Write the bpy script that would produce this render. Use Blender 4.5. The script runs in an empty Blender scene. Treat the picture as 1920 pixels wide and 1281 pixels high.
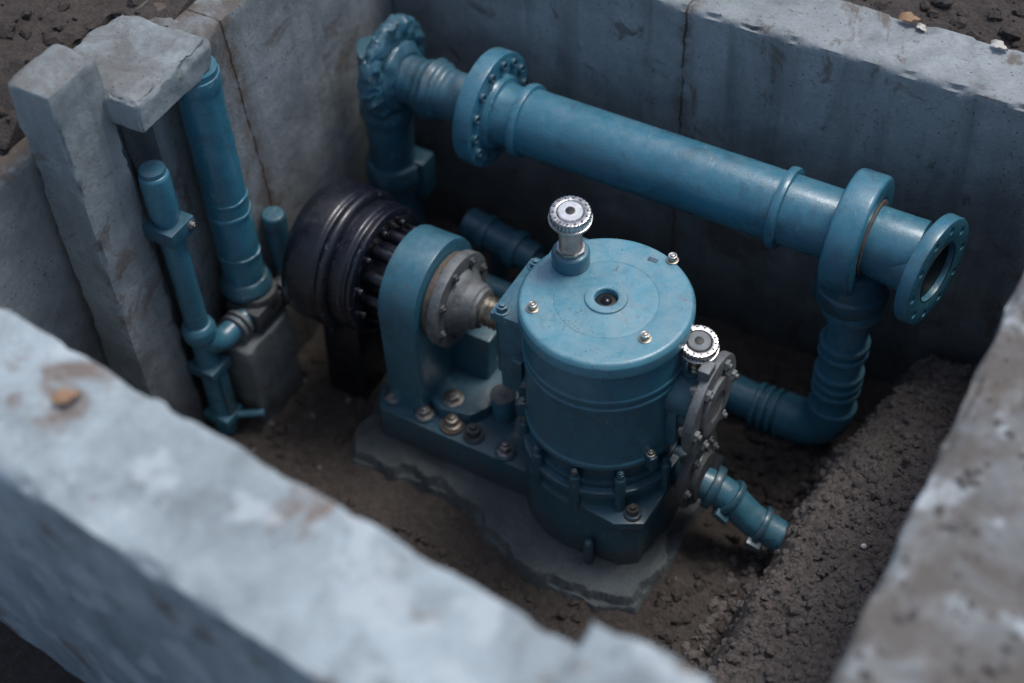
import bpy, bmesh, math, random
from mathutils import Vector, Matrix, noise
random.seed(7)
rad=math.radians
sc=bpy.context.scene
# ------------------------------------------------------------ camera
th=rad(48.5); yaw=rad(32); rho=rad(3.3); f=2790
hd=Vector((-math.sin(yaw),math.cos(yaw),0))
F=Vector((hd.x*math.cos(th),hd.y*math.cos(th),-math.sin(th)))
R0=Vector((hd.y,-hd.x,0)); U0=R0.cross(F)
U=U0*math.cos(rho)+R0*math.sin(rho); R=R0*math.cos(rho)-U0*math.sin(rho)
cam=bpy.data.cameras.new("camera"); co=bpy.data.objects.new("camera",cam); sc.collection.objects.link(co)
M=Matrix((R,U,-F)).transposed().to_4x4(); M.translation=(1.283,-2.566,4.044); co.matrix_world=M
cam.lens=f/1920*36; cam.clip_start=.05; cam.clip_end=2000
cam.dof.use_dof=True; cam.dof.focus_distance=4.33; cam.dof.aperture_fstop=0.68
sc.camera=co
# ------------------------------------------------------------ light
w=bpy.data.worlds.new("World"); sc.world=w; w.use_nodes=True
nt=w.node_tree; bg=nt.nodes['Background']
sky=nt.nodes.new('ShaderNodeTexSky'); sky.sky_type='NISHITA'; sky.sun_disc=False
SE=rad(68); SAZ=rad(32)   # azimuth from +Y toward +X
sky.sun_elevation=SE; sky.sun_rotation=SAZ; sky.dust_density=2.5
nt.links.new(sky.outputs[0],bg.inputs[0]); bg.inputs[1].default_value=.142
sl=bpy.data.lights.new("sun",'SUN'); so=bpy.data.objects.new("sun",sl); sc.collection.objects.link(so)
sl.energy=1.85; sl.angle=rad(22); sl.color=(1,.98,.95)
sd=Vector((math.sin(SAZ)*math.cos(SE),math.cos(SAZ)*math.cos(SE),math.sin(SE)))
so.rotation_euler=sd.to_track_quat('Z','Y').to_euler(); so.location=(3,3,6)
sc.view_settings.view_transform='Standard'; sc.view_settings.look='None'; sc.view_settings.exposure=0
# ------------------------------------------------------------ node helpers
class NB:
    def __init__(s,name):
        s.m=bpy.data.materials.new(name); s.m.use_nodes=True; s.t=s.m.node_tree
        s.b=s.t.nodes['Principled BSDF']; s.tc=s.t.nodes.new('ShaderNodeTexCoord'); s.geo=None
    def n(s,typ,**kw):
        return s.t.nodes.new(typ)
    def set(s,inp,v):
        if isinstance(v,bpy.types.NodeSocket): s.t.links.new(v,inp)
        else: inp.default_value=v
    def noise(s,scale,detail=6,rough=.6,dist=0,vec=None):
        x=s.n('ShaderNodeTexNoise'); x.inputs['Scale'].default_value=scale; x.inputs['Detail'].default_value=detail
        x.inputs['Roughness'].default_value=rough; x.inputs['Distortion'].default_value=dist
        s.set(x.inputs['Vector'],vec if vec else s.tc.outputs['Object']); return x.outputs['Fac']
    def voro(s,scale,vec=None,feat='F1'):
        x=s.n('ShaderNodeTexVoronoi'); x.feature=feat; x.inputs['Scale'].default_value=scale
        s.set(x.inputs['Vector'],vec if vec else s.tc.outputs['Object']); return x.outputs['Distance']
    def map(s,scale):
        x=s.n('ShaderNodeMapping'); s.set(x.inputs['Vector'],s.tc.outputs['Object']); x.inputs['Scale'].default_value=scale; return x.outputs[0]
    def mr(s,v,a,b,c=0,d=1):
        x=s.n('ShaderNodeMapRange'); s.set(x.inputs[0],v)
        for i,q in enumerate((a,b,c,d)): x.inputs[i+1].default_value=q
        return x.outputs[0]
    def ma(s,op,a,b=0):
        x=s.n('ShaderNodeMath'); x.operation=op; s.set(x.inputs[0],a); s.set(x.inputs[1],b); return x.outputs[0]
    def mix(s,fac,a,b,mode='MIX'):
        x=s.n('ShaderNodeMix'); x.data_type='RGBA'; x.blend_type=mode
        s.set(x.inputs[0],fac)
        s.set(x.inputs[6],a if isinstance(a,bpy.types.NodeSocket) else (*a,1)); s.set(x.inputs[7],b if isinstance(b,bpy.types.NodeSocket) else (*b,1))
        return x.outputs[2]
    def bump(s,h,st,dist=.01,prev=None):
        x=s.n('ShaderNodeBump'); x.inputs['Strength'].default_value=st; x.inputs['Distance'].default_value=dist; s.set(x.inputs['Height'],h)
        if prev: s.set(x.inputs['Normal'],prev)
        return x.outputs[0]
    def nz(s):
        g=s.n('ShaderNodeNewGeometry'); x=s.n('ShaderNodeSeparateXYZ'); s.set(x.inputs[0],g.outputs['Normal']); return x.outputs[2]
    def xyz(s):
        x=s.n('ShaderNodeSeparateXYZ'); s.set(x.inputs[0],s.tc.outputs['Object']); return x.outputs
def sc3(c,k): return tuple(min(1,a*k) for a in c)
def paint(name,col,dust=.35,rough=.42,rust=.5,grime=.5,mud=0):
    n=NB(name)
    v=n.noise(4,7,.6,.3); c=n.mix(n.mr(v,.3,.7),sc3(col,.80),sc3(col,1.15))
    f2=n.noise(38,8,.65); c=n.mix(n.mr(f2,.4,.75,0,.25),c,sc3(col,1.6))
    g=n.ma('MULTIPLY',n.mr(n.noise(9,10,.75,1.2),.52,.66),grime); c=n.mix(g,c,(.036,.036,.037))
    up=n.mr(n.nz(),.35,1); d=n.ma('MULTIPLY',n.ma('MULTIPLY',up,n.mr(n.noise(16,10,.78,.5),.42,.62,.12,1)),dust)
    c=n.mix(d,c,(.30,.37,.39))
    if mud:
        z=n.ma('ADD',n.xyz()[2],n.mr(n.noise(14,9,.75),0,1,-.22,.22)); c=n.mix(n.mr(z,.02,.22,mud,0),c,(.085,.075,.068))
    sp=n.ma('LESS_THAN',n.voro(85),.20); mk=n.mr(n.noise(7,5,.6),.50,.58); s1=n.ma('MULTIPLY',sp,n.ma('MULTIPLY',mk,.8*min(1,rust*1.5)))
    c=n.mix(s1,c,(.085,.062,.05))
    sr=n.ma('MULTIPLY',n.mr(n.noise(19,10,.78,.6),.62,.67),rust); c=n.mix(sr,c,(.12,.075,.048))
    sc_=n.ma('MULTIPLY',n.mr(n.noise(1,5,.65,.8,n.map((90,14,40))),.63,.69),n.mr(n.noise(5,4,.6),.48,.58,0,.6)); c=n.mix(sc_,c,(.36,.43,.44))
    n.set(n.b.inputs['Base Color'],c)
    r=n.mr(n.noise(26,8,.65),.3,.7,rough-.12,rough+.20); r=n.ma('ADD',r,n.ma('MULTIPLY',d,.35)); n.set(n.b.inputs['Roughness'],r)
    b=n.bump(n.noise(170,5,.65),.2,.004); b=n.bump(n.noise(12,7,.6),.18,.012,b); b=n.bump(n.ma('ADD',s1,sr),-.45,.002,b)
    n.set(n.b.inputs['Normal'],b); n.b.inputs['Specular IOR Level'].default_value=.6
    n.b.inputs['Coat Weight'].default_value=.35; n.b.inputs['Coat Roughness'].default_value=.16
    return n.m
def concrete(name,col,seams=(),stain=.5,bottom=True,rough_b=.5,blotch=0,soil=0,topsoil=0):
    n=NB(name); X=n.xyz()
    c=n.mix(n.mr(n.noise(2.2,9,.6,.4),.35,.65),sc3(col,.66),sc3(col,1.2))
    c=n.mix(n.mr(n.noise(13,10,.7),.45,.75,0,.4),c,sc3(col,1.5))
    c=n.mix(n.mr(n.noise(70,6,.75),.48,.70,0,.5),c,sc3(col,.55))
    st=n.noise(1,10,.68,.5,n.map((6,6,.6))); c=n.mix(n.mr(st,.48,.66,0,.6),c,sc3(col,.42))
    c=n.mix(n.ma('MULTIPLY',n.mr(n.noise(3.4,10,.68,.9),.58,.63),stain),c,(.135,.103,.08))
    c=n.mix(n.ma('MULTIPLY',n.mr(n.noise(6.5,10,.75,.6),.59,.64),stain*.9),c,(.10,.083,.068))
    if blotch:
        c=n.mix(n.ma('MULTIPLY',n.mr(n.noise(5.2,6,.55,.5),.58,.66),blotch),c,(.19,.13,.095))
        c=n.mix(n.ma('MULTIPLY',n.mr(n.noise(7.3,4,.5),.55,.62),.7),c,(.54,.60,.62))
    if soil:
        c=n.mix(n.ma('MULTIPLY',n.mr(n.noise(6,10,.7,.4),.42,.55),soil),c,(.13,.108,.09))
    if topsoil:
        c=n.mix(n.ma('MULTIPLY',n.ma('MULTIPLY',n.mr(n.nz(),.5,.9),n.mr(n.noise(7,10,.75,.4),.40,.56)),topsoil),c,(.12,.098,.08))
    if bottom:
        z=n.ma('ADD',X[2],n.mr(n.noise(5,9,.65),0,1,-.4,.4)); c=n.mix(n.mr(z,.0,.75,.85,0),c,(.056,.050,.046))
    pit=n.ma('MULTIPLY',n.mr(n.voro(48),.20,.10),n.mr(n.noise(7,4,.6),.46,.56)); c=n.mix(n.ma('MULTIPLY',pit,.75),c,(.055,.05,.047))
    pit2=n.mr(n.voro(150),.22,.12)
    sm=None
    for ax,p,k,wd in seams:
        a=n.ma('ADD',X[ax],n.ma('MULTIPLY',X[2],k)); a=n.ma('ADD',a,n.mr(n.noise(9,8,.72),0,1,-.02,.02))
        a=n.ma('ABSOLUTE',n.ma('SUBTRACT',a,p)); s1=n.ma('MULTIPLY',n.mr(a,wd,wd*.3),n.mr(n.noise(14,6,.7),.38,.5,.3,1)); s2=n.ma('MULTIPLY',n.mr(a,wd*9,wd*.5),n.mr(n.noise(7,9,.72),.44,.56,.1,.9))
        c=n.mix(s2,c,(.125,.09,.065)); c=n.mix(s1,c,(.05,.038,.03)); sm=s1 if sm is None else n.ma('MAXIMUM',sm,s1)
    n.set(n.b.inputs['Base Color'],c); n.b.inputs['Roughness'].default_value=.82; n.b.inputs['Specular IOR Level'].default_value=.3
    b=n.bump(n.noise(90,9,.75),rough_b,.007); b=n.bump(n.noise(11,10,.62),.4,.02,b); b=n.bump(n.ma('ADD',pit,n.ma('MULTIPLY',pit2,.4)),-.7,.008,b)
    if sm is not None: b=n.bump(sm,-.9,.01,b)
    n.set(n.b.inputs['Normal'],b); return n.m
def soilm(name,a,b_,grain=1):
    n=NB(name)
    c=n.mix(n.mr(n.noise(3,8,.6,.3),.35,.65),a,b_)
    c=n.mix(n.mr(n.noise(45,9,.75),.4,.7,0,.7),c,sc3(b_,1.6))
    c=n.mix(n.mr(n.noise(120,5,.7),.5,.7,0,.7),c,sc3(a,.4))
    sp=n.ma('MULTIPLY',n.mr(n.voro(85),.16,.1),n.mr(n.noise(20,3,.5),.52,.56)); c=n.mix(n.ma('MULTIPLY',sp,.7),c,(.24,.22,.20))
    n.set(n.b.inputs['Base Color'],c); n.b.inputs['Roughness'].default_value=.85; n.b.inputs['Specular IOR Level'].default_value=.3
    b=n.bump(n.noise(140,7,.75),.9*grain,.008); b=n.bump(n.voro(60),-.5*grain,.012,b); b=n.bump(n.noise(28,9,.7),.8*grain,.03,b)
    n.set(n.b.inputs['Normal'],b); return n.m
def metal(name,col,rough,metallic=1,rust=.3,spk=.2):
    n=NB(name)
    c=n.mix(n.mr(n.noise(30,8,.7),.35,.7),sc3(col,.6),sc3(col,1.1))
    c=n.mix(n.ma('MULTIPLY',n.mr(n.noise(35,9,.7,.8),.52,.62),rust),c,(.15,.09,.055))
    n.set(n.b.inputs['Base Color'],c); n.b.inputs['Metallic'].default_value=metallic
    n.set(n.b.inputs['Roughness'],n.mr(n.noise(60,6,.6),.3,.7,rough,rough+.25))
    n.set(n.b.inputs['Normal'],n.bump(n.noise(180,5,.6),spk,.004)); return n.m
def plain(name,col,rough=.6,met=0):
    n=NB(name); c=n.mix(n.mr(n.noise(60,6,.6),.35,.65),sc3(col,.8),sc3(col,1.15)); n.set(n.b.inputs['Base Color'],c)
    n.b.inputs['Roughness'].default_value=rough; n.b.inputs['Metallic'].default_value=met; return n.m
m_blue=paint("blue_paint",(.036,.150,.212),dust=.22,rough=.32)
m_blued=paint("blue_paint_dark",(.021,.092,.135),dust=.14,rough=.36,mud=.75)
m_lid=paint("lid_paint",(.085,.285,.37),dust=.45,rough=.30,rust=.6,grime=.3)
m_old=paint("worn_blue_paint",(.030,.112,.160),dust=.1,rough=.42,rust=.9,grime=.75)
m_pipe=paint("pipe_paint",(.040,.178,.255),dust=.2,rough=.28,rust=.45,grime=.45)
m_motor=paint("black_paint",(.005,.006,.012),dust=.005,rough=.30,rust=.04,grime=.05)
m_dark=plain("dark_cavity",(.008,.009,.01),.5)
m_cast=metal("cast_steel",(.25,.27,.28),.5,.65,.15,.6)
m_castd=metal("dark_cast_steel",(.12,.13,.14),.5,.55,.25,.6)
m_chrome=metal("chrome",(.62,.62,.61),.12,1,.10,.1)
m_brass=metal("aged_brass",(.56,.52,.44),.28,1,.3,.1)
m_bolt=metal("bolt_steel",(.48,.47,.45),.30,1,.3,.25)
m_rust=metal("rusty_steel",(.20,.17,.145),.6,.5,.6,.6)
m_white=plain("white_disc",(.66,.68,.69),.3)
CG=(.30,.328,.335)
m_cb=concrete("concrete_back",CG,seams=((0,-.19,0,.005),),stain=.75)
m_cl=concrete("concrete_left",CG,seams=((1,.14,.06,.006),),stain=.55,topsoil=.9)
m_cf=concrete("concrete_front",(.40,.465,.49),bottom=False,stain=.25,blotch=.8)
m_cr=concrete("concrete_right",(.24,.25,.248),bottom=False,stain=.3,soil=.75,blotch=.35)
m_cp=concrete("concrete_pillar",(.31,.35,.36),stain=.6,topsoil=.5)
m_pad=concrete("concrete_pad",(.125,.145,.152),bottom=False,stain=.35,rough_b=.9)
m_soil=soilm("soil",(.070,.057,.050),(.105,.088,.078))
m_mnd=soilm("soil_mound",(.135,.116,.106),(.205,.18,.168),1)
m_peb=plain("pebble_stone",(.15,.138,.13),.85)
m_lt=plain("white_stone",(.7,.68,.66),.5)
m_leaf=plain("dry_leaf",(.30,.18,.10),.7); m_leaf2=plain("pale_leaf",(.55,.52,.46),.7)
# ------------------------------------------------------------ mesh helpers
def empty(name):
    e=bpy.data.objects.new(name,None); e.empty_display_size=.1; sc.collection.objects.link(e); return e
def finish(name,me,mat,parent=None,ang=35):
    me.materials.append(mat); me.polygons.foreach_set("use_smooth",[True]*len(me.polygons)); me.set_sharp_from_angle(angle=rad(ang))
    o=bpy.data.objects.new(name,me); sc.collection.objects.link(o)
    if parent: o.parent=parent
    return o
def add(name,bm,mat,parent=None,smooth=True,ang=35):
    me=bpy.data.meshes.new(name); bmesh.ops.recalc_face_normals(bm,faces=bm.faces[:]); bm.to_mesh(me); bm.free()
    return finish(name,me,mat,parent,ang)
def grid(name,xs,ys,fz,mat,ang=80,zmin=None):
    vs=[(x,y,fz(x,y)) for x in xs for y in ys]; m=len(ys); fs=[]
    for i in range(len(xs)-1):
        for j in range(m-1):
            q=(i*m+j,(i+1)*m+j,(i+1)*m+j+1,i*m+j+1)
            if zmin is None or max(vs[k][2] for k in q)>zmin: fs.append(q)
    me=bpy.data.meshes.new(name); me.from_pydata(vs,[],fs); me.update(); return finish(name,me,mat,None,ang)
def lin(a,b,n): return [a+(b-a)*i/n for i in range(n+1)]
def basis(axis):
    z=Vector(axis).normalized(); return z.to_track_quat('Z','Y').to_matrix()
def rp(prof,b=.004,n=2):
    out=[Vector(prof[0])]
    for i in range(1,len(prof)-1):
        p=Vector(prof[i]); a=Vector(prof[i-1]); c=Vector(prof[i+1])
        la=(a-p).length; lc=(c-p).length
        if la<1e-6 or lc<1e-6: continue
        d=min(b,la*.45,lc*.45); p0=p+(a-p).normalized()*d; p1=p+(c-p).normalized()*d
        for k in range(n+1):
            t=k/n; out.append(p0*(1-t)**2+p*2*t*(1-t)+p1*t*t)
    out.append(Vector(prof[-1])); return out
def lathe_bm(bm,prof,org,axis,seg=56,b=.004,rmod=None,wob=0,wf=22):
    B=basis(axis); org=Vector(org); P=rp(prof,b) if b else [Vector(p) for p in prof]
    rings=[]
    for p in P:
        if p.x<1e-5: rings.append([bm.verts.new(org+B@Vector((0,0,p.y)))]); continue
        ring=[]
        for i in range(seg):
            a=2*math.pi*i/seg; r=p.x*(rmod(a,p) if rmod else 1); q=org+B@Vector((r*math.cos(a),r*math.sin(a),p.y))
            if wob: q+=noise.noise_vector(q*wf)*wob+noise.noise_vector(q*wf*2.5)*wob*.5
            ring.append(bm.verts.new(q))
        rings.append(ring)
    for a,c in zip(rings,rings[1:]):
        if len(a)==1 and len(c)==1: continue
        for i in range(seg):
            j=(i+1)%seg
            if len(a)==1: bm.faces.new((a[0],c[i],c[j]))
            elif len(c)==1: bm.faces.new((a[i],a[j],c[0]))
            else: bm.faces.new((a[i],a[j],c[j],c[i]))
def lathe(name,prof,org,axis,mat,parent=None,**k):
    bm=bmesh.new(); lathe_bm(bm,prof,org,axis,**k); return add(name,bm,mat,parent)
def cyl(r,h0,h1): return [(0,h0),(r,h0),(r,h1),(0,h1)]
def tube(ro,ri,h0,h1): return [(ri,h0),(ro,h0),(ro,h1),(ri,h1),(ri,h0)]
def box_bm(bm,x0,x1,y0,y1,z0,z1,bev=.006,rot=None):
    t=bmesh.new(); r=bmesh.ops.create_cube(t,size=1)
    for v in t.verts: v.co=Vector((x0+(v.co.x+.5)*(x1-x0),y0+(v.co.y+.5)*(y1-y0),z0+(v.co.z+.5)*(z1-z0)))
    if bev: bmesh.ops.bevel(t,geom=t.edges[:],offset=bev,segments=2,affect='EDGES',profile=.6)
    if rot:
        c=Vector(((x0+x1)/2,(y0+y1)/2,(z0+z1)/2))
        bmesh.ops.rotate(t,cent=c,matrix=rot,verts=t.verts[:])
    me=bpy.data.meshes.new("tmp"); t.to_mesh(me); t.free(); bm.from_mesh(me); bpy.data.meshes.remove(me)
def box(name,x0,x1,y0,y1,z0,z1,mat,parent=None,bev=.006,rot=None):
    bm=bmesh.new(); box_bm(bm,x0,x1,y0,y1,z0,z1,bev,rot); return add(name,bm,mat,parent)
def prism(name,poly,z0,z1,mat,parent=None,bev=.006,plane='xy',seg=2):
    bm=bmesh.new()
    def P(u,v,w_): return {'xy':(u,v,w_),'yz':(w_,u,v),'xz':(u,w_,v)}[plane]
    a=[bm.verts.new(P(u,v,z0)) for u,v in poly]; c=[bm.verts.new(P(u,v,z1)) for u,v in poly]; n=len(poly)
    bm.faces.new(a); bm.faces.new(c)
    for i in range(n): bm.faces.new((a[i],a[(i+1)%n],c[(i+1)%n],c[i]))
    bmesh.ops.recalc_face_normals(bm,faces=bm.faces[:])
    if bev:
        ed=[e for e in bm.edges if e.calc_face_angle(0)>rad(25)]
        bmesh.ops.bevel(bm,geom=ed,offset=bev,segments=seg,affect='EDGES',profile=.6)
    return add(name,bm,mat,parent)
def fillet(pts,r,n=8):
    pts=[Vector(p) for p in pts]; out=[pts[0]]
    for i in range(1,len(pts)-1):
        a,p,c=pts[i-1],pts[i],pts[i+1]; d=min(r,(a-p).length*.49,(c-p).length*.49)
        p0=p+(a-p).normalized()*d; p1=p+(c-p).normalized()*d
        for k in range(n+1):
            t=k/n; out.append(p0*(1-t)**2+p*2*t*(1-t)+p1*t*t)
    out.append(pts[-1]); return out
def resample(pts,step):
    out=[pts[0]]
    for a,b in zip(pts,pts[1:]):
        L=(b-a).length; k=max(1,int(L/step))
        for i in range(1,k+1): out.append(a.lerp(b,i/k))
    return out
def sweep(name,pts,r,mat,parent=None,seg=36,wob=0,rf=None,step=None):
    bm=bmesh.new(); pts=[Vector(p) for p in pts]
    if step: pts=resample(pts,step)
    n=len(pts); T=[(pts[min(i+1,n-1)]-pts[max(i-1,0)]).normalized() for i in range(n)]
    u=T[0].orthogonal().normalized(); rings=[]
    for i in range(n):
        if i: u=T[i-1].rotation_difference(T[i])@u
        u=(u-T[i]*u.dot(T[i])).normalized(); v=T[i].cross(u); rr=r*(rf(i/(n-1)) if rf else 1)
        ring=[]
        for k in range(seg):
            a=2*math.pi*k/seg; q=pts[i]+(u*math.cos(a)+v*math.sin(a))*rr
            if wob: q=q+noise.noise_vector(q*16)*wob
            ring.append(bm.verts.new(q))
        rings.append(ring)
    for a,c in zip(rings,rings[1:]):
        for k in range(seg): bm.faces.new((a[k],a[(k+1)%seg],c[(k+1)%seg],c[k]))
    bm.faces.new(rings[0]); bm.faces.new(rings[-1]); return add(name,bm,mat,parent)
def ring(name,org,axis,ri,h,w,mat,parent=None,wob=0):
    return lathe(name,[(ri-.004,-w/2),(ri+h,-w/2),(ri+h,w/2),(ri-.004,w/2)],org,axis,mat,parent,b=min(h,w)*.45,wob=wob)
def bolt(name,org,axis,r,h,mat,parent=None,washer=True,hexa=True,tip=True):
    bm=bmesh.new()
    if washer: lathe_bm(bm,cyl(r*1.45,-.001,h*.16),org,axis,seg=24,b=.001)
    lathe_bm(bm,cyl(r,h*.1,h*.75),org,axis,seg=6 if hexa else 20,b=.0015)
    if tip: lathe_bm(bm,cyl(r*.52,h*.7,h*1.05),org,axis,seg=14,b=.002)
    return add(name,bm,mat,parent,ang=28)
def flange(name,org,axis,ro,ri,t,nb,mat,parent,br=.013,pcd=None,holes=True,boltmat=None,phase=0,wob=0):
    pcd=pcd or (ro+ri)/2*1.04; B=basis(axis); ax=Vector(axis).normalized()
    o=lathe(name,tube(ro,ri,-t/2,t/2) if ri>0 else cyl(ro,-t/2,t/2),org,axis,mat,parent,b=.006,seg=72,wob=wob)
    pos=[Vector(org)+B@Vector((pcd*math.cos(2*math.pi*(i+phase)/nb),pcd*math.sin(2*math.pi*(i+phase)/nb),0)) for i in range(nb)]
    if holes:
        bm=bmesh.new()
        for p in pos: lathe_bm(bm,cyl(br,-t,t),p,axis,seg=18,b=0)
        c=add("cut",bm,mat); md=o.modifiers.new("b",'BOOLEAN'); md.object=c; md.operation='DIFFERENCE'; md.solver='EXACT'
        dg=bpy.context.evaluated_depsgraph_get(); me=bpy.data.meshes.new_from_object(o.evaluated_get(dg))
        o.modifiers.clear(); o.data=me; me.set_sharp_from_angle(angle=rad(35)); bpy.data.objects.remove(c)
    if boltmat:
        bm=bmesh.new()
        for p in pos:
            for s in (1,-1):
                q=p+ax*s*(t/2-.001)
                lathe_bm(bm,cyl(br*1.35,0,br*.9),q,ax*s,seg=6,b=.0015); lathe_bm(bm,cyl(br*.7,0,br*1.5),q,ax*s,seg=12,b=.001)
        add(name+"_bolts",bm,boltmat,parent,ang=28)
    return o
def nz(x,y,z,s,oct=4):
    v=0;a=1;t=0
    for i in range(oct): v+=a*noise.noise((x*s,y*s,z*s+i*7.3)); t+=a; a*=.5; s*=2.1
    return v/t
# ------------------------------------------------------------ rough concrete blocks
def rough(name,x0,x1,y0,y1,z0,z1,mat,step=.025,chip=.02,amp=.004,xf=None,seed=0,parent=None):
    bm=bmesh.new(); L=(x1-x0,y1-y0,z1-z0); N=[max(2,int(l/step)) for l in L]; lo=(x0,y0,z0); vd={}
    def V(i,j,k):
        key=(i,j,k)
        if key in vd: return vd[key]
        ix=(i,j,k); p=Vector([lo[a]+L[a]*ix[a]/N[a] for a in range(3)])
        q=p.copy(); inw=Vector((0,0,0)); D=[]
        for a in range(3):
            if ix[a]==0: inw[a]+=1
            if ix[a]==N[a]: inw[a]-=1
            D.append(min(p[a]-lo[a],lo[a]+L[a]-p[a]))
        pp=p+Vector((seed*3.1,seed*1.7,0))
        q-=inw*amp*nz(pp.x,pp.y,pp.z,7,3)*1.5
        D2=sorted(D)[1]   # distance along the surface to the nearest edge
        cw=chip*(.35+max(0,nz(pp.x,pp.y,pp.z,10,5)+.03)*5)
        k_=max(0,1-D2/max(cw,1e-4)); q+=inw*cw*.55*k_*k_
        if xf: q=xf@q
        vd[key]=bm.verts.new(q); return vd[key]
    for a in range(3):
        b,c=(a+1)%3,(a+2)%3
        for s in (0,N[a]):
            for i in range(N[b]):
                for j in range(N[c]):
                    ks=[]
                    for di,dj in ((0,0),(1,0),(1,1),(0,1)):
                        t=[0,0,0]; t[a]=s; t[b]=i+di; t[c]=j+dj; ks.append(V(*t))
                    bm.faces.new(ks)
    return add(name,bm,mat,parent,ang=50)
rough("concrete_wall",-1.56,2.2,.9,1.15,-.1,1.315,m_cb,step=.016,chip=.018,seed=1)             # back
rough("concrete_wall",-1.56,-1.28,-.058,.897,-.1,1.47,m_cl,step=.016,chip=.018,seed=2)         # left main
rough("concrete_wall",-1.85,-1.55,-1.9,-.062,-.1,1.32,m_cl,chip=.02,seed=3)                    # left recess
rough("concrete_wall",1.03,1.9,-2.4,.897,-.1,1.36,m_cr,chip=.030,amp=.010,seed=4)              # right
X=Matrix.Translation((-1,-1.150,0))@Matrix.Rotation(rad(-5.5),4,'Z')
rough("concrete_wall",-1.2,2.02,-.335,0,-.1,1.555,m_cf,step=.025,chip=.016,amp=.005,xf=X,seed=5)        # front
rough("concrete_rubble",.60,.86,-1.52,-1.25,1.53,1.585,m_cf,step=.02,chip=.03,amp=.015,seed=11)
rough("concrete_pillar",-1.51,-1.355,-.56,-.365,-.05,1.6,m_cp,step=.012,chip=.010,seed=6)
rough("concrete_ledge",-1.56,-1.235,-.385,-.06,1.385,1.497,m_cp,step=.009,chip=.026,amp=.010,seed=7)
rough("concrete_pier",-1.545,-1.40,-.20,-.064,-.05,1.37,m_cp,step=.02,chip=.008,amp=.002,seed=8)
rough("concrete_block",-1.365,-1.18,-.265,-.035,-.03,.37,m_cp,step=.012,chip=.010,seed=9)
# ------------------------------------------------------------ ground (one sheet incl. pit floor)
def axis_vals(a,b,st,far=400):
    v=lin(a,b,round((b-a)/st))
    s=st; lo=[a]; hi=[b]
    while -lo[-1]<far: s*=1.2; lo.append(lo[-1]-s)
    s=st
    while hi[-1]<far: s*=1.2; hi.append(hi[-1]+s)
    return lo[:0:-1]+v+hi[1:]
def gz(x,y):
    xl=-1.40 if y>-.06 else -1.60
    inside=xl<x<1.2 and -1.35<y<1.02
    if inside:
        return .028*nz(x,y,0,2.2,2)+.034*nz(x,y,3,13,4)+.010*max(0,noise.noise((x*42,y*42,3)))
    h=1.285
    if x<-1.3: h=1.30+.18*min(1,max(0,(y+.62)/.25))
    if x<-1.6: h+=.10*min(1,max(0,(-1.6-x)/.5))
    if y<-1.35 and -1.6<x: h=.55
    if y<-1.35 and x<=-1.6: h=1.2
    k=1 if max(abs(x),abs(y))<6 else .3
    return h+k*(.05*nz(x,y,0,1.6,2)+.035*nz(x,y,5,9,4))
grid("ground",axis_vals(-1.9,1.0,.0115),axis_vals(-1.15,1.3,.0115),gz,m_soil)
# ------------------------------------------------------------ soil mound
def hz(x,y):
    x0=.583+.13*max(0,(y-.10))+.07*max(-.7,min(0,y+.1))+.05*nz(x*.3,y,2,3.5,4)
    t=(x-x0)/.10; t=max(0,min(1,t)); s=.72*(t*(2-t))+.28*max(0,min(1,(x-x0)/.42))
    e=max(0,min(1,(.90-y)/.10)); s*=.65+.35*e
    h=.39*s
    cl=noise.noise((x*26,y*26,1))*.016+noise.noise((x*55,y*55,4))*.010
    cl+=max(0,noise.noise((x*85,y*85,8)))*.015
    h+=(cl+.035*nz(x,y,5,7,3))*min(1,s*5+.05)
    return -.045+h+.045*min(1,t*8)
grid("soil_mound",lin(.45,1.05,120),lin(-1.28,.91,400),hz,m_mnd)
# ------------------------------------------------------------ gravel
ICO=[]
for sd_ in (1,2):
    b=bmesh.new(); bmesh.ops.create_icosphere(b,subdivisions=sd_,radius=1); b.verts.ensure_lookup_table()
    ICO.append(([v.co.copy() for v in b.verts],[[v.index for v in q.verts] for q in b.faces])); b.free()
def stones(name,n,fn,mat,smin,smax,pw=2.5):
    vs=[];fs=[]
    for _ in range(n):
        p=fn()
        if p is None: continue
        s=smin+(smax-smin)*random.random()**pw
        V,Fc=ICO[1 if s>.011 else 0]; base=len(vs)
        o=Vector((random.random()*50,0,0)); sx=(random.uniform(.7,1.2),random.uniform(.7,1.2),random.uniform(.5,.85))
        rot=Matrix.Rotation(random.random()*6.3,3,'Z')@Matrix.Rotation(random.random()*.8,3,'X'); p=Vector(p)
        for d in V:
            k=(1+.45*noise.noise(d*1.4+o))*s; vs.append(rot@Vector((d.x*sx[0],d.y*sx[1],d.z*sx[2]))*k+p)
        fs+=[[base+i for i in q] for q in Fc]
    me=bpy.data.meshes.new(name); me.from_pydata(vs,[],fs); me.update(); return finish(name,me,mat,None,32)
def pf():
    x=random.uniform(-1.3,.62); y=random.uniform(-1.1,.9)
    if -.9<x<.33 and -.4<y<.35: return None
    return (x,y,gz(x,y)+.002)
def pm():
    x=random.uniform(.52,1.02); y=random.uniform(-1.2,.88); return (x,y,hz(x,y)+.001)
def pfoot():
    y=random.uniform(-1.1,.5); x=random.gauss(.54+.06*y,.03); return (x,y,gz(x,y)+.004)
def pg():
    x=random.gauss(.47,.07); y=random.gauss(.33,.10); return (x,y,gz(x,y)+random.uniform(.0,.02))
def pt():
    if random.random()<.5:
        x=random.uniform(-3,-1.5); y=random.uniform(-.6,2)
        return (x,y,gz(x,y)+.003)
    x=random.uniform(-.2,2.2); y=random.uniform(1.16,2); return (x,y,gz(x,y)+.003)
stones("gravel",3400,pf,m_soil,.003,.024,3.0)
stones("gravel",420,pf,m_peb,.0025,.013,3.5)
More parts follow.
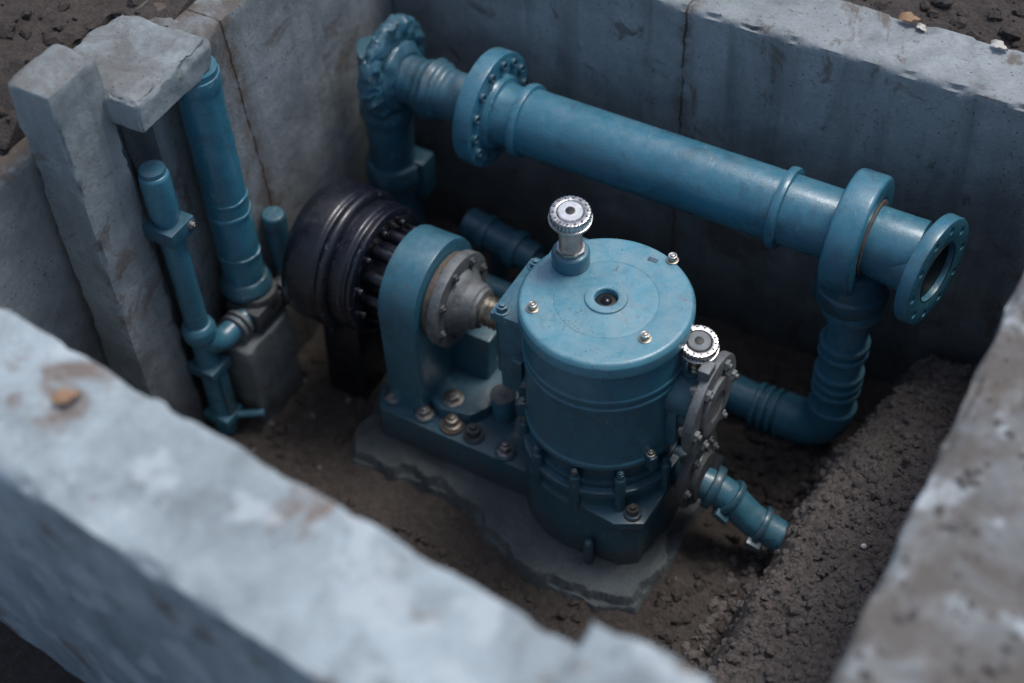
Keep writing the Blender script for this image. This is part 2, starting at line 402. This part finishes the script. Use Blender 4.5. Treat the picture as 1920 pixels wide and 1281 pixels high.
stones("gravel",4500,pm,m_mnd,.003,.016,3)
stones("gravel",500,pfoot,m_mnd,.004,.020,2.2)
stones("gravel",230,pg,m_soil,.008,.028,2)
stones("gravel",2200,pt,m_soil,.004,.035,3)
for p,s in (((.86,-.02,hz(.86,-.02)+.008),.010),((-.62,-.42,.012),.006),((1.22,.05,1.372),.018),((-1.0,.1,.02),.008)):
    stones("white_pebble",1,lambda p=p:p,m_lt,s,s+.0001)
def pr():
    x=random.uniform(1.06,1.6); y=random.uniform(-1.2,.7); return (x,y,1.362)
stones("gravel",420,pr,m_peb,.003,.018,2.5)
# ------------------------------------------------------------ leaves
def leaf(name,c,s,rz,mat):
    bm=bmesh.new(); n=8; rows=[]
    for i in range(n+1):
        t=i/n; wd=math.sin(math.pi*t)**.8*.34*(1+.25*math.sin(t*17)); row=[]
        for k in (-1,-.5,0,.5,1):
            v=Vector(((t-.5)*s,k*wd*s,(.10*abs(k)+.12*math.sin(t*4+k))*s)); v=Matrix.Rotation(rz,3,'Z')@v+Vector(c); row.append(bm.verts.new(v))
        rows.append(row)
    for a,b in zip(rows,rows[1:]):
        for k in range(4): bm.faces.new((a[k],a[k+1],b[k+1],b[k]))
    bmesh.ops.remove_doubles(bm,verts=bm.verts[:],dist=.0005)
    return add(name,bm,mat,ang=80)
leaf("dry_leaf",(.43,1.13,1.325),.07,.3,m_leaf); leaf("dry_leaf",(.47,1.11,1.32),.04,-.6,m_leaf2); leaf("dry_leaf",(.70,1.12,1.325),.055,-.2,m_leaf2)
leaf("dry_leaf",(-.66,-1.30,1.565),.065,.9,m_leaf)
# ------------------------------------------------------------ concrete pad under pump (rough slab)
poly=[(-.87,-.20),(-.82,-.265),(-.62,-.25),(-.46,-.235),(-.33,-.275),(-.2,-.35),(-.02,-.385),(.17,-.385),(.275,-.33),(.31,-.2),(.30,.05),(.31,.33),(-.2,.36),(-.85,.34),(-.9,.05)]
def sdp(x,y):
    d=1e9; ins=False; n=len(poly)
    for i in range(n):
        ax,ay=poly[i]; bx,by=poly[(i+1)%n]; ex,ey=bx-ax,by-ay; wx,wy=x-ax,y-ay
        t=max(0,min(1,(wx*ex+wy*ey)/(ex*ex+ey*ey))); dx,dy=wx-ex*t,wy-ey*t; d=min(d,dx*dx+dy*dy)
        if (ay>y)!=(by>y) and x<(bx-ax)*(y-ay)/(by-ay)+ax: ins=not ins
    d=math.sqrt(d); return d if ins else -d
def pz(x,y):
    s=sdp(x,y)+.034*nz(x,y,0,7,5)
    a=max(0,min(1,(s+.012)/.014)); b=max(0,min(1,(s-.010-.050*max(-.3,nz(x,y,9,9,5)))/.010))
    return -.04+.060*a+.038*b+.022*nz(x,y,2,8,6)
grid("concrete_pad",lin(-.98,.40,270),lin(-.46,.46,180),pz,m_pad,45,-.03)
# ============================================================ PUMP
pu=empty("water_pump")
DZ=.024
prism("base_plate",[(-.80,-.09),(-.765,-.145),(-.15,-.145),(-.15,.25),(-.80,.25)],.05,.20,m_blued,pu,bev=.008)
box("base_side_lug",-.815,-.77,.02,.10,.10,.235,m_blued,pu,.008)
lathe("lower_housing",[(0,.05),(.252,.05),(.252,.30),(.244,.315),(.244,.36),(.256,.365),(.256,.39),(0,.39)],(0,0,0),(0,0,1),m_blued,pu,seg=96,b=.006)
prism("housing_foot",[(-.02,-.250),(.175,-.238),(.225,-.200),(.24,-.02),(.24,.24),(-.1,.24)],.045,.285,m_blued,pu,bev=.010)
prism("housing_foot_flange",[(-.02,-.24),(.165,-.258),(.245,-.215),(.255,-.02),(.255,.24),(-.1,.24)],.275,.305,m_blued,pu,bev=.006)
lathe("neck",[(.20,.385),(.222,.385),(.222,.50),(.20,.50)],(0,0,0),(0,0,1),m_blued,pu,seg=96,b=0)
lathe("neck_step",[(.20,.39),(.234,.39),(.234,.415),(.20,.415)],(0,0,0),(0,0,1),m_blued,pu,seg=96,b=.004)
prof=[(0,.485),(.236,.485),(.245,.492),(.245,.508),(.239,.515),(.239,.755),(.2435,.758),(.2435,.77),(.239,.773),(.239,.79),(.2445,.793),(.2445,.806),(.240,.81),(.240,.884+DZ),(.232,.886+DZ),(.232,.894+DZ),(0,.894+DZ)]
lathe("pump_body",prof,(0,0,0),(0,0,1),m_blue,pu,seg=128,b=.0025)
prof=[(0,.892),(.246,.892),(.2525,.898),(.2525,.936),(.245,.948),(.238,.951),(.150,.951),(.1485,.9495),(.147,.951),(.062,.951),(.060,.958),(.036,.958),(.033,.954),(.032,.92),(0,.92)]
lathe("lid",[(a,b+DZ) for a,b in prof],(0,0,0),(0,0,1),m_lid,pu,seg=128,b=.0022)
lathe("lid_eye",[(.0,.942),(.026,.942),(.0315,.940),(.0315,.93)],(0,0,DZ),(0,0,1),m_dark,pu,b=0)
lathe("lid_eye_ball",[(0,.952),(.010,.949),(.016,.944),(.018,.94)],(0,0,DZ),(0,0,1),plain("black_glass",(.006,.007,.008),.08),pu,b=0)
LT=.951+DZ
for i,(x,y) in enumerate(((-.165,-.13),(.163,-.085),(.10,.222))):
    bolt("lid_bolt_%d"%i,(x,y,LT),(0,0,1),.013,.022,m_brass,pu,hexa=False)
    lathe("lid_bolt_ring_%d"%i,tube(.013,.008,0,.004),(x,y,LT+.017),(0,0,1),m_chrome,pu,seg=20,b=.001)
box("lid_slot",.035,.065,.19,.205,LT-.001,LT+.002,m_blued,pu,.001)
for i,(a,h) in enumerate(((-118,.075),(-84,.085),(-52,.09),(-150,.06),(-15,.06),(15,.06),(200,.06))):
    x,y=.238*math.cos(rad(a)),.238*math.sin(rad(a))
    lathe("stud_%d"%i,[(0,-.09),(.018,-.09),(.018,h*.75),(.012,h*.8),(.012,h),(0,h)],(x*1.04,y*1.04,.385),(0,0,1),m_blued,pu,seg=20,b=.003)
    bolt("stud_nut_%d"%i,(x*1.04,y*1.04,.385+h*.98),(0,0,1),.011,.014,m_bolt if i%2 else m_blued,pu,washer=False)
bolt("foot_bolt_rusty",(.20,-.20,.305),(0,0,1),.019,.045,m_rust,pu)
lathe("foot_boss",cyl(.026,0,.018),(.20,-.20,.30),(0,0,1),m_blued,pu,seg=24)
lathe("housing_pin",[(0,0),(.016,0),(.016,.10),(.010,.112),(0,.112)],(.085,-.268,.06),(0,0,1),m_blued,pu,seg=18)
box("body_rib",.225,.262,-.06,.06,.52,.70,m_blue,pu,.006)
for i,a in enumerate((-30,-150,-165)):
    x,y=.248*math.cos(rad(a)),.248*math.sin(rad(a)); box("clamp_lug_%d"%i,x-.022,x+.022,y-.014,y+.014,.47,.53,m_blued,pu,.006,Matrix.Rotation(rad(a),3,'Z'))
    bolt("clamp_bolt_%d"%i,(x,y,.53),(0,0,1),.010,.018,m_bolt,pu)
SY,SZ=.08,.62
box("seal_housing",-.335,-.16,-.055,.205,.46,.78,m_blue,pu,.012)
box("seal_housing_cap",-.35,-.19,-.07,.19,.775,.81,m_blue,pu,.008)
box("seal_housing_back",-.27,-.10,.12,.26,.60,.90,m_blue,pu,.012)
box("seal_face_plate",-.362,-.333,-.025,.19,.49,.745,m_blued,pu,.006)
box("body_latch",-.262,-.225,-.11,-.075,.60,.68,m_blued,pu,.006)
for i,(x,y) in enumerate(((-.32,-.045),(-.32,.16),(-.23,.15))): bolt("seal_bolt_%d"%i,(x,y,.81),(0,0,1),.018,.026,m_blue,pu)
for i,(y,z) in enumerate(((0,.52),(0,.71),(.165,.52),(.165,.71))): bolt("seal_side_bolt_%d"%i,(-.362,y,z),(-1,0,0),.011,.016,m_bolt,pu)
V0=Vector((-.155,.08,LT))
lathe("valve_cup",[(0,0),(.056,0),(.056,.045),(.052,.052),(.040,.055),(0,.055)],V0,(0,0,1),m_blue,pu,b=.005)
def thread(r,z0,z1,n,d=.003):
    p=[(0,z0)]
    for i in range(n):
        a=z0+(z1-z0)*i/n; b=z0+(z1-z0)*(i+.5)/n; p+= [(r-d,a),(r,b)]
    return p+[(r-d,z1),(0,z1)]
lathe("valve_collar",cyl(.044,.052,.066),V0,(0,0,1),m_bolt,pu,seg=8,b=.003)
lathe("valve_thread",thread(.034,.062,.15,10),V0,(0,0,1),m_brass,pu,b=0)
def wheel(pre,C,axis,R_,mats=(m_chrome,m_white)):
    kn=lambda a,p:(1-.035*(0.5+.5*math.cos(a*30))**2) if p.x>R_*.9 else 1
    s=R_/.06
    lathe(pre+"_wheel",[(0,0),(.050*s,0),(.060*s,.006*s),(.060*s,.026*s),(.057*s,.031*s),(.040*s,.031*s),(.037*s,.026*s),(0,.026*s)],C,axis,mats[0],pu,seg=240,b=.0015,rmod=kn)
    lathe(pre+"_plate",[(0,.027*s),(.036*s,.027*s),(.035*s,.032*s),(.032*s,.0335*s),(0,.0335*s)],C,axis,mats[1],pu,b=.001)
    lathe(pre+"_center",cyl(.014*s,.032*s,.0352*s),C,axis,m_dark,pu,b=.001,seg=24)
    lathe(pre+"_rim",tube(.063*s,.054*s,-.002*s,.006*s),C,axis,mats[0],pu,b=.002)
    B=basis(axis); bm=bmesh.new()
    for i in range(14):
        a=2*math.pi*i/14; t=bmesh.new(); box_bm(t,.0455*s,.0525*s,-.0035*s,.0035*s,.0295*s,.0318*s,.0008)
        t.transform(Matrix.Translation(Vector(C))@B.to_4x4()@Matrix.Rotation(a,4,'Z')); me=bpy.data.meshes.new("t"); t.to_mesh(me); t.free(); bm.from_mesh(me)
    add(pre+"_slots",bm,m_castd,pu)
wheel("top_valve",V0+Vector((0,0,.176)),(.06,-.10,1),.06)
lathe("top_valve_skirt",[(0,.145),(.030,.145),(.036,.158),(.050,.176),(.052,.188),(0,.188)],V0,(0,0,1),m_chrome,pu)
# shaft train
A=(1,0,0); SH=.035
def lx(name,x0,prof,mat,par=pu,**k): return lathe(name,prof,(x0+SH,SY,SZ),A,mat,par,**k)
lx("threaded_coupling",-.50,thread(.052,0,.11,7,.006),m_brass,b=0)
lx("hub",-.585,[(0,0),(.112,0),(.102,.015),(.080,.035),(.076,.068),(.068,.073),(.066,.085),(0,.085)],m_cast,b=.005)
flange("coupling_flange",(-.60+SH,SY,SZ),A,.160,0.05,.036,8,m_cast,pu,br=.011,pcd=.134,holes=False,boltmat=m_castd,phase=.3)
lx("coupling_flange_back",-.645,cyl(.145,0,.03),m_rust,b=.005)
cy=SY+.005; Rr=.184; pts=[(cy-Rr,.19),(cy+Rr,.19)]+[(cy+Rr*math.cos(rad(a)),SZ+Rr*math.sin(rad(a))) for a in range(0,181,6)]
prism("bearing_block",pts,-.765+SH-.02,-.65+SH,m_blue,pu,bev=.010,plane='yz')
prism("bearing_saddle",[(cy+.0,.19),(cy+.17,.19),(cy+.15,.42),(cy+.03,.42)],-.63,-.48,m_blued,pu,bev=.01,plane='yz')
prism("bearing_foot",[(-.62,-.06),(-.56,-.085),(-.46,-.065),(-.42,0),(-.42,.22),(-.62,.22)],.195,.25,m_blued,pu,bev=.007)
bolt("bearing_foot_bolt",(-.545,-.03,.25),(0,0,1),.026,.032,m_bolt,pu)
for i,(x,y,r,h,mt) in enumerate(((-.745,-.085,.022,.03,m_bolt),(-.615,-.10,.022,.03,m_bolt),(-.51,-.095,.021,.04,m_brass),(-.425,-.10,.023,.045,m_castd),(-.30,-.11,.020,.04,m_bolt))):
    lathe("base_boss_%d"%i,cyl(.036 if i!=2 else .042,0,.014),(x,y,.197),(0,0,1),m_blued if i not in(2,) else m_rust,pu,seg=28)
    bolt("base_bolt_%d"%i,(x,y,.211),(0,0,1),r,h,mt,pu,hexa=i in(0,1,4))
lathe("oil_plug",cyl(.042,0,.095),(-.385,.03,.20),(0,0,1),m_blue,pu,seg=36); lathe("oil_plug_cap",[(0,0),(.043,0),(.043,.008),(.03,.010),(.012,.010),(.012,.015),(0,.015)],(-.385,.03,.295),(0,0,1),m_cast,pu,b=.002)
lathe("base_dot",[(0,.016),(.016,.012),(.022,0)],(-.515,-.03,.20),(0,0,1),m_lid,pu,b=0)
# discharge flange on the body side
lathe("side_branch",cyl(.072,0,.14),(.20,.0,.71),A,m_blue,pu); box("branch_web",.15,.30,-.05,.05,.62,.72,m_blue,pu,.01)
flange("side_flange",(.335,0,.70),A,.158,0,.030,6,m_cast,pu,br=.014,pcd=.128,holes=False,boltmat=m_cast)
lathe("side_flange_face",[(0,.0),(.098,.0),(.098,.012),(.088,.014),(.05,.014),(.045,.008),(0,.008)],(.349,0,.70),A,m_cast,pu,b=.002)
box("flange_ear",.31,.345,-.05,.0,.84,.885,m_cast,pu,.005)
lathe("relief_stem",thread(.024,0,.12,7),(.275,.03,.77),(0,0,1),m_brass,pu,b=0)
lathe("relief_body",cyl(.035,0,.05),(.262,.03,.74),(0,0,1),m_blue,pu)
sweep("relief_pipe",[(.20,.05,.735),(.275,.04,.735)],.03,m_blue,pu)
wheel("relief_valve",(.275,.03,.885),(.12,-.12,1),.057,(m_chrome,m_cast))
lathe("lower_branch",cyl(.065,0,.12),(.20,.03,.33),A,m_blued,pu)
flange("lower_flange",(.30,.03,.33),A,.130,0,.030,6,m_castd,pu,br=.012,pcd=.104,holes=False,boltmat=m_castd)
lathe("lower_flange_outer",[(0,0),(.085,0),(.08,.02),(0,.02)],(.314,.03,.31),A,m_castd,pu)
dp=empty("drain_pipe")
path=fillet([(.31,.035,.27),(.41,.045,.245),(.49,.045,.165),(.60,.055,.125),(.80,.05,.08)],.05,8)
sweep("pipe",path,.052,m_blue,dp,step=.01,wob=.0015)
for i,k in enumerate((.22,.60)):
    q=path[int(len(path)*k)]; t=(path[int(len(path)*k)+1]-q).normalized()
    ring("clamp_%d"%i,q,t,.052,.014,.022,m_blued,dp)
    s=t.cross(Vector((0,0,1))).normalized()
    bm=bmesh.new(); box_bm(bm,-.014,.014,-.011,.011,-.026,.02,.004); bm.transform(Matrix.Translation(q+s*.068+Vector((0,0,-.015)))@basis(t).to_4x4()); add("clamp_ear_%d"%i,bm,m_blued,dp)
ring("collar",path[1],(path[2]-path[1]),.052,.02,.03,m_blued,dp)
# ============================================================ MOTOR
mo=empty("electric_motor"); MX=.150
def lm(name,x0,prof,mat=m_motor,**k): return lathe(name,prof,(x0+MX,SY,SZ),A,mat,mo,**k)
lm("rear_cover",-1.25,[(0,0),(.20,0),(.230,.02),(.238,.05),(.238,.13),(.228,.14),(.228,.148),(.238,.156),(.238,.172),(.22,.185),(0,.185)],seg=96,b=.008)
lm("middle_ring",-1.075,[(0,0),(.195,0),(.214,.01),(.218,.055),(.206,.065),(.206,.072),(.215,.08),(.215,.095),(.195,.102),(.18,.095),(.125,.085),(0,.085)],seg=96,b=.004)
lm("core",-.99,cyl(.120,0,.16),seg=64)
bm=bmesh.new()
for i in range(10):
    a=2*math.pi*i/10; lathe_bm(bm,[(0,0),(.022,0),(.022,.11),(0,.11)],(-.985+MX,SY+.13*math.cos(a),SZ+.13*math.sin(a)),A,seg=16,b=.005)
    lathe_bm(bm,[(0,0),(.012,0),(.012,.03),(0,.03)],(-.99+MX,SY+.168*math.cos(a+.3),SZ+.168*math.sin(a+.3)),A,seg=12,b=.003)
add("tie_rods",bm,m_motor,mo)
lm("front_ring",-.885,[(0,0),(.150,0),(.156,.006),(.156,.024),(.150,.03),(0,.03)])
prism("motor_foot",[(-.02,0),(.18,0),(.15,.42),(.01,.42)],-1.08,-.93,m_motor,mo,bev=.01,plane='yz')
# ============================================================ BIG PIPE
bp=empty("flanged_pipe"); PY,PZ=.60,.945; PR=.109
def lp(name,x0,prof,mat=m_pipe,**k): return lathe(name,prof,(x0,PY,PZ),A,mat,bp,**k)
lp("main_barrel",-.70,[(0,0),(.122,0),(.122,.02),(.10,.028),(.10,.10),(PR,.108),(PR,1.20),(0,1.20)],seg=96,b=.003)
lp("ring_1",-.605,tube(PR+.014,PR-.01,0,.028),b=.007); lp("ring_2",.275,tube(PR+.020,PR-.01,0,.030),b=.010)
FX=-.725
flange("flange",(FX,PY,PZ+.005),A,.192,.08,.062,14,m_pipe,bp,br=.0165,pcd=.158,holes=True)
bm=bmesh.new()
for i in range(14):
    a=2*math.pi*i/14; lathe_bm(bm,tube(.0165,.0085,.005,.024),Vector((FX+.018,PY,PZ+.005))+basis(A)@Vector((.158*math.cos(a),.158*math.sin(a),0)),A,seg=16,b=.002)
add("flange_sleeves",bm,m_blued,bp)
lp("flange_hub",FX+.02,[(0,0),(.125,0),(.125,.012),(.118,.03),(0,.03)])
lp("tee_barrel",.49,cyl(.100,0,.22))
lp("tee_ring",.468,[(0,0),(.178,0),(.186,.008),(.186,.088),(.178,.097),(.122,.097),(.118,.09),(0,.09)],seg=96,b=.006)
lp("tee_seal",.563,tube(.118,.098,0,.006),m_rust)
EA=Vector((1,-.20,.04)); EC=Vector((.757,PY-.025,PZ-.02))
lathe("end_neck",[(0,-.20),(.098,-.20),(.098,0),(0,0)],EC,EA,m_pipe,bp,seg=72)
flange("end_flange",EC,EA,.170,.092,.042,10,m_pipe,bp,br=.013,pcd=.138,holes=True)
lathe("end_bore",[(.0,.001),(.088,.001),(.093,.001),(.093,.0215)],EC,EA,m_dark,bp,b=0)
# left worn section
sweep("worn_barrel",[(-1.12,PY,PZ+.01),(-.74,PY,PZ)],.083,m_old,bp,step=.006,seg=60,wob=.006,rf=lambda t:1+.22*math.exp(-((t-.48)/.10)**2)+.05*math.sin(t*70)*math.exp(-((t-.5)/.15)**2)+(.1 if t>.88 else 0))
lathe("lumpy_flange",[(0,-.03),(.07,-.03),(.14,-.03),(.172,-.02),(.178,0),(.172,.02),(.155,.03),(.13,.034),(.11,.03),(0,.03)],(-1.10,PY,PZ+.035),A,m_old,bp,b=.01,wob=.009,wf=34,seg=140)
lathe("lumpy_flange_hub",[(0,0),(.12,0),(.115,.03),(.09,.05),(0,.05)],(-1.09,PY,PZ+.015),A,m_old,bp,wob=.008)
sweep("riser",[(-1.14,PY,PZ+.1),(-1.14,PY,.02)],.080,m_old,bp,step=.012,wob=.006)
lathe("riser_collar",[(0,-.05),(.098,-.05),(.105,0),(.098,.05),(0,.05)],(-1.14,PY,.52),(0,0,1),m_old,bp,wob=.006)
lathe("riser_collar_2",[(0,-.03),(.092,-.03),(.098,0),(.092,.03),(0,.03)],(-1.14,PY,.80),(0,0,1),m_old,bp,wob=.006)
box("riser_bracket",-1.10,-1.02,.60,.68,.42,.58,m_blued,bp,.01)
# right downpipe and elbow
DX=.565
lathe("saddle",[(0,0),(.115,0),(.115,.05),(.105,.06),(.09,.14),(0,.14)],(DX-.03,PY,.69),(0,0,1),m_blued,bp)
EY=.555
path=fillet([(DX-.02,PY,.80),(DX-.01,EY,.065),(.20,EY+.01,.065),(-.15,EY+.02,.10)],.15,14)
dax=(.01,EY-PY,-.735)
sweep("down_pipe",path,.067,m_pipe,bp,step=.01)
def dpos(z): return Vector((DX-.02,PY,.80)).lerp(Vector((DX-.01,EY,.065)),(.80-z)/.735)
ring("down_collar",dpos(.665),dax,.066,.032,.055,m_pipe,bp)
for i,z in enumerate((.50,.46,.37,.33,.29)): ring("down_ring_%d"%i,dpos(z),dax,.067,.014,.02,m_pipe,bp)
sweep("elbow_shell",[p for p in path if p.z<.25 and p.x>.36],.080,m_pipe,bp)
for i,x in enumerate((.395,.365,.335,.305)): ring("elbow_ring_%d"%i,(x,EY+.003,.065),(1,0,0),.067,.015,.02,m_pipe,bp)
# conduits behind
bk=empty("cable_conduit")
sweep("conduit",[(-.78,.50,.50),(-.50,.47,.47)],.055,m_blued,bk); ring("conduit_ring",(-.58,.478,.478),(1,-.1,-.1),.055,.012,.04,m_blued,bk); ring("conduit_ring_2",(-.70,.49,.49),(1,-.1,-.1),.055,.010,.03,m_blued,bk)
sweep("conduit_thin",fillet([(-.52,.47,.47),(-.30,.45,.45),(-.30,.45,0)],.06),.032,m_blued,bk)
sweep("conduit_leg",[(-.66,.485,.48),(-.66,.485,-.02)],.03,m_blued,bk)
sweep("lower_conduit",fillet([(-.90,.36,0),(-.90,.36,.40),(-.2,.33,.40)],.08),.04,m_blued,bk)
# ============================================================ LEFT WALL PIPES
vp=empty("vertical_pipe"); VX,VY=-1.29,-.09
sweep("barrel",[(VX,VY,1.40),(VX,VY,.50)],.069,m_pipe,vp,step=.01,wob=.002)
for i,z in enumerate((.66,.84,.90)): ring("band_%d"%i,(VX,VY,z),(.04,.02,1),.069,.003,.014,m_pipe,vp,wob=.004)
lathe("socket",[(0,0),(.086,0),(.090,.02),(.08,.05),(.074,.06),(0,.06)],(VX,VY,.49),(0,0,1),m_old,vp,wob=.003)
lathe("top_collar",[(0,0),(.074,0),(.074,.05),(0,.05)],(VX,VY,1.33),(0,0,1),m_pipe,vp)
TX=-1.255
box("tee_block",TX-.07,TX+.07,VY-.09,VY+.09,.385,.47,m_castd,vp,.014)
lathe("tee_socket",[(0,0),(.075,0),(.07,.04),(0,.04)],(TX,VY,.455),(0,0,1),m_castd,vp)
sweep("tee_stub",[(TX+.05,VY+.05,.45),(TX+.05,VY+.19,.45)],.042,m_castd,vp)
for i,y in enumerate((.10,.14,.185)): ring("stub_ring_%d"%i,(TX+.05,VY+y,.45),(0,1,0),.042,.012,.018,m_cast,vp)
lathe("stub_riser",[(0,0),(.040,0),(.040,.30),(.035,.31),(0,.31)],(-1.235,.045,.42),(0,0,1),m_old,vp)
tp=empty("thin_pipe")
sweep("barrel",[(-1.30,-.335,1.20),(-1.30,-.335,.0)],.038,m_blue,tp,step=.02,wob=.001)
lathe("cap",[(0,0),(.046,0),(.046,.155),(.04,.165),(0,.165)],(-1.30,-.335,1.02),(0,0,1),m_pipe,tp)
box("clamp",-1.355,-1.24,-.39,-.28,.94,.995,m_blued,tp,.006); bolt("clamp_bolt",(-1.24,-.30,.97),(1,0,0),.012,.014,m_bolt,tp)
lathe("joint",[(0,0),(.05,0),(.056,.02),(.056,.05),(.045,.07),(0,.07)],(-1.30,-.335,.47),(0,0,1),m_blue,tp)
sweep("branch",fillet([(-1.30,-.335,.50),(-1.265,-.31,.425),(-1.25,-.16,.43)],.07),.040,m_blue,tp)
for i,y in enumerate((-.225,-.20)): ring("branch_ring_%d"%i,(-1.253,y,.427),(0,1,0),.04,.014,.016,m_cast,tp)
box("lower_clamp",-1.355,-1.245,-.385,-.285,.31,.35,m_blued,tp,.006)
box("flat_bar",-1.262,-1.25,-.35,-.31,.03,.32,m_blued,tp,.003)
box("foot_clamp",-1.35,-1.245,-.38,-.29,.06,.10,m_blue,tp,.006); sweep("foot_pin",[(-1.25,-.32,.08),(-1.17,-.27,.08)],.014,m_blue,tp)
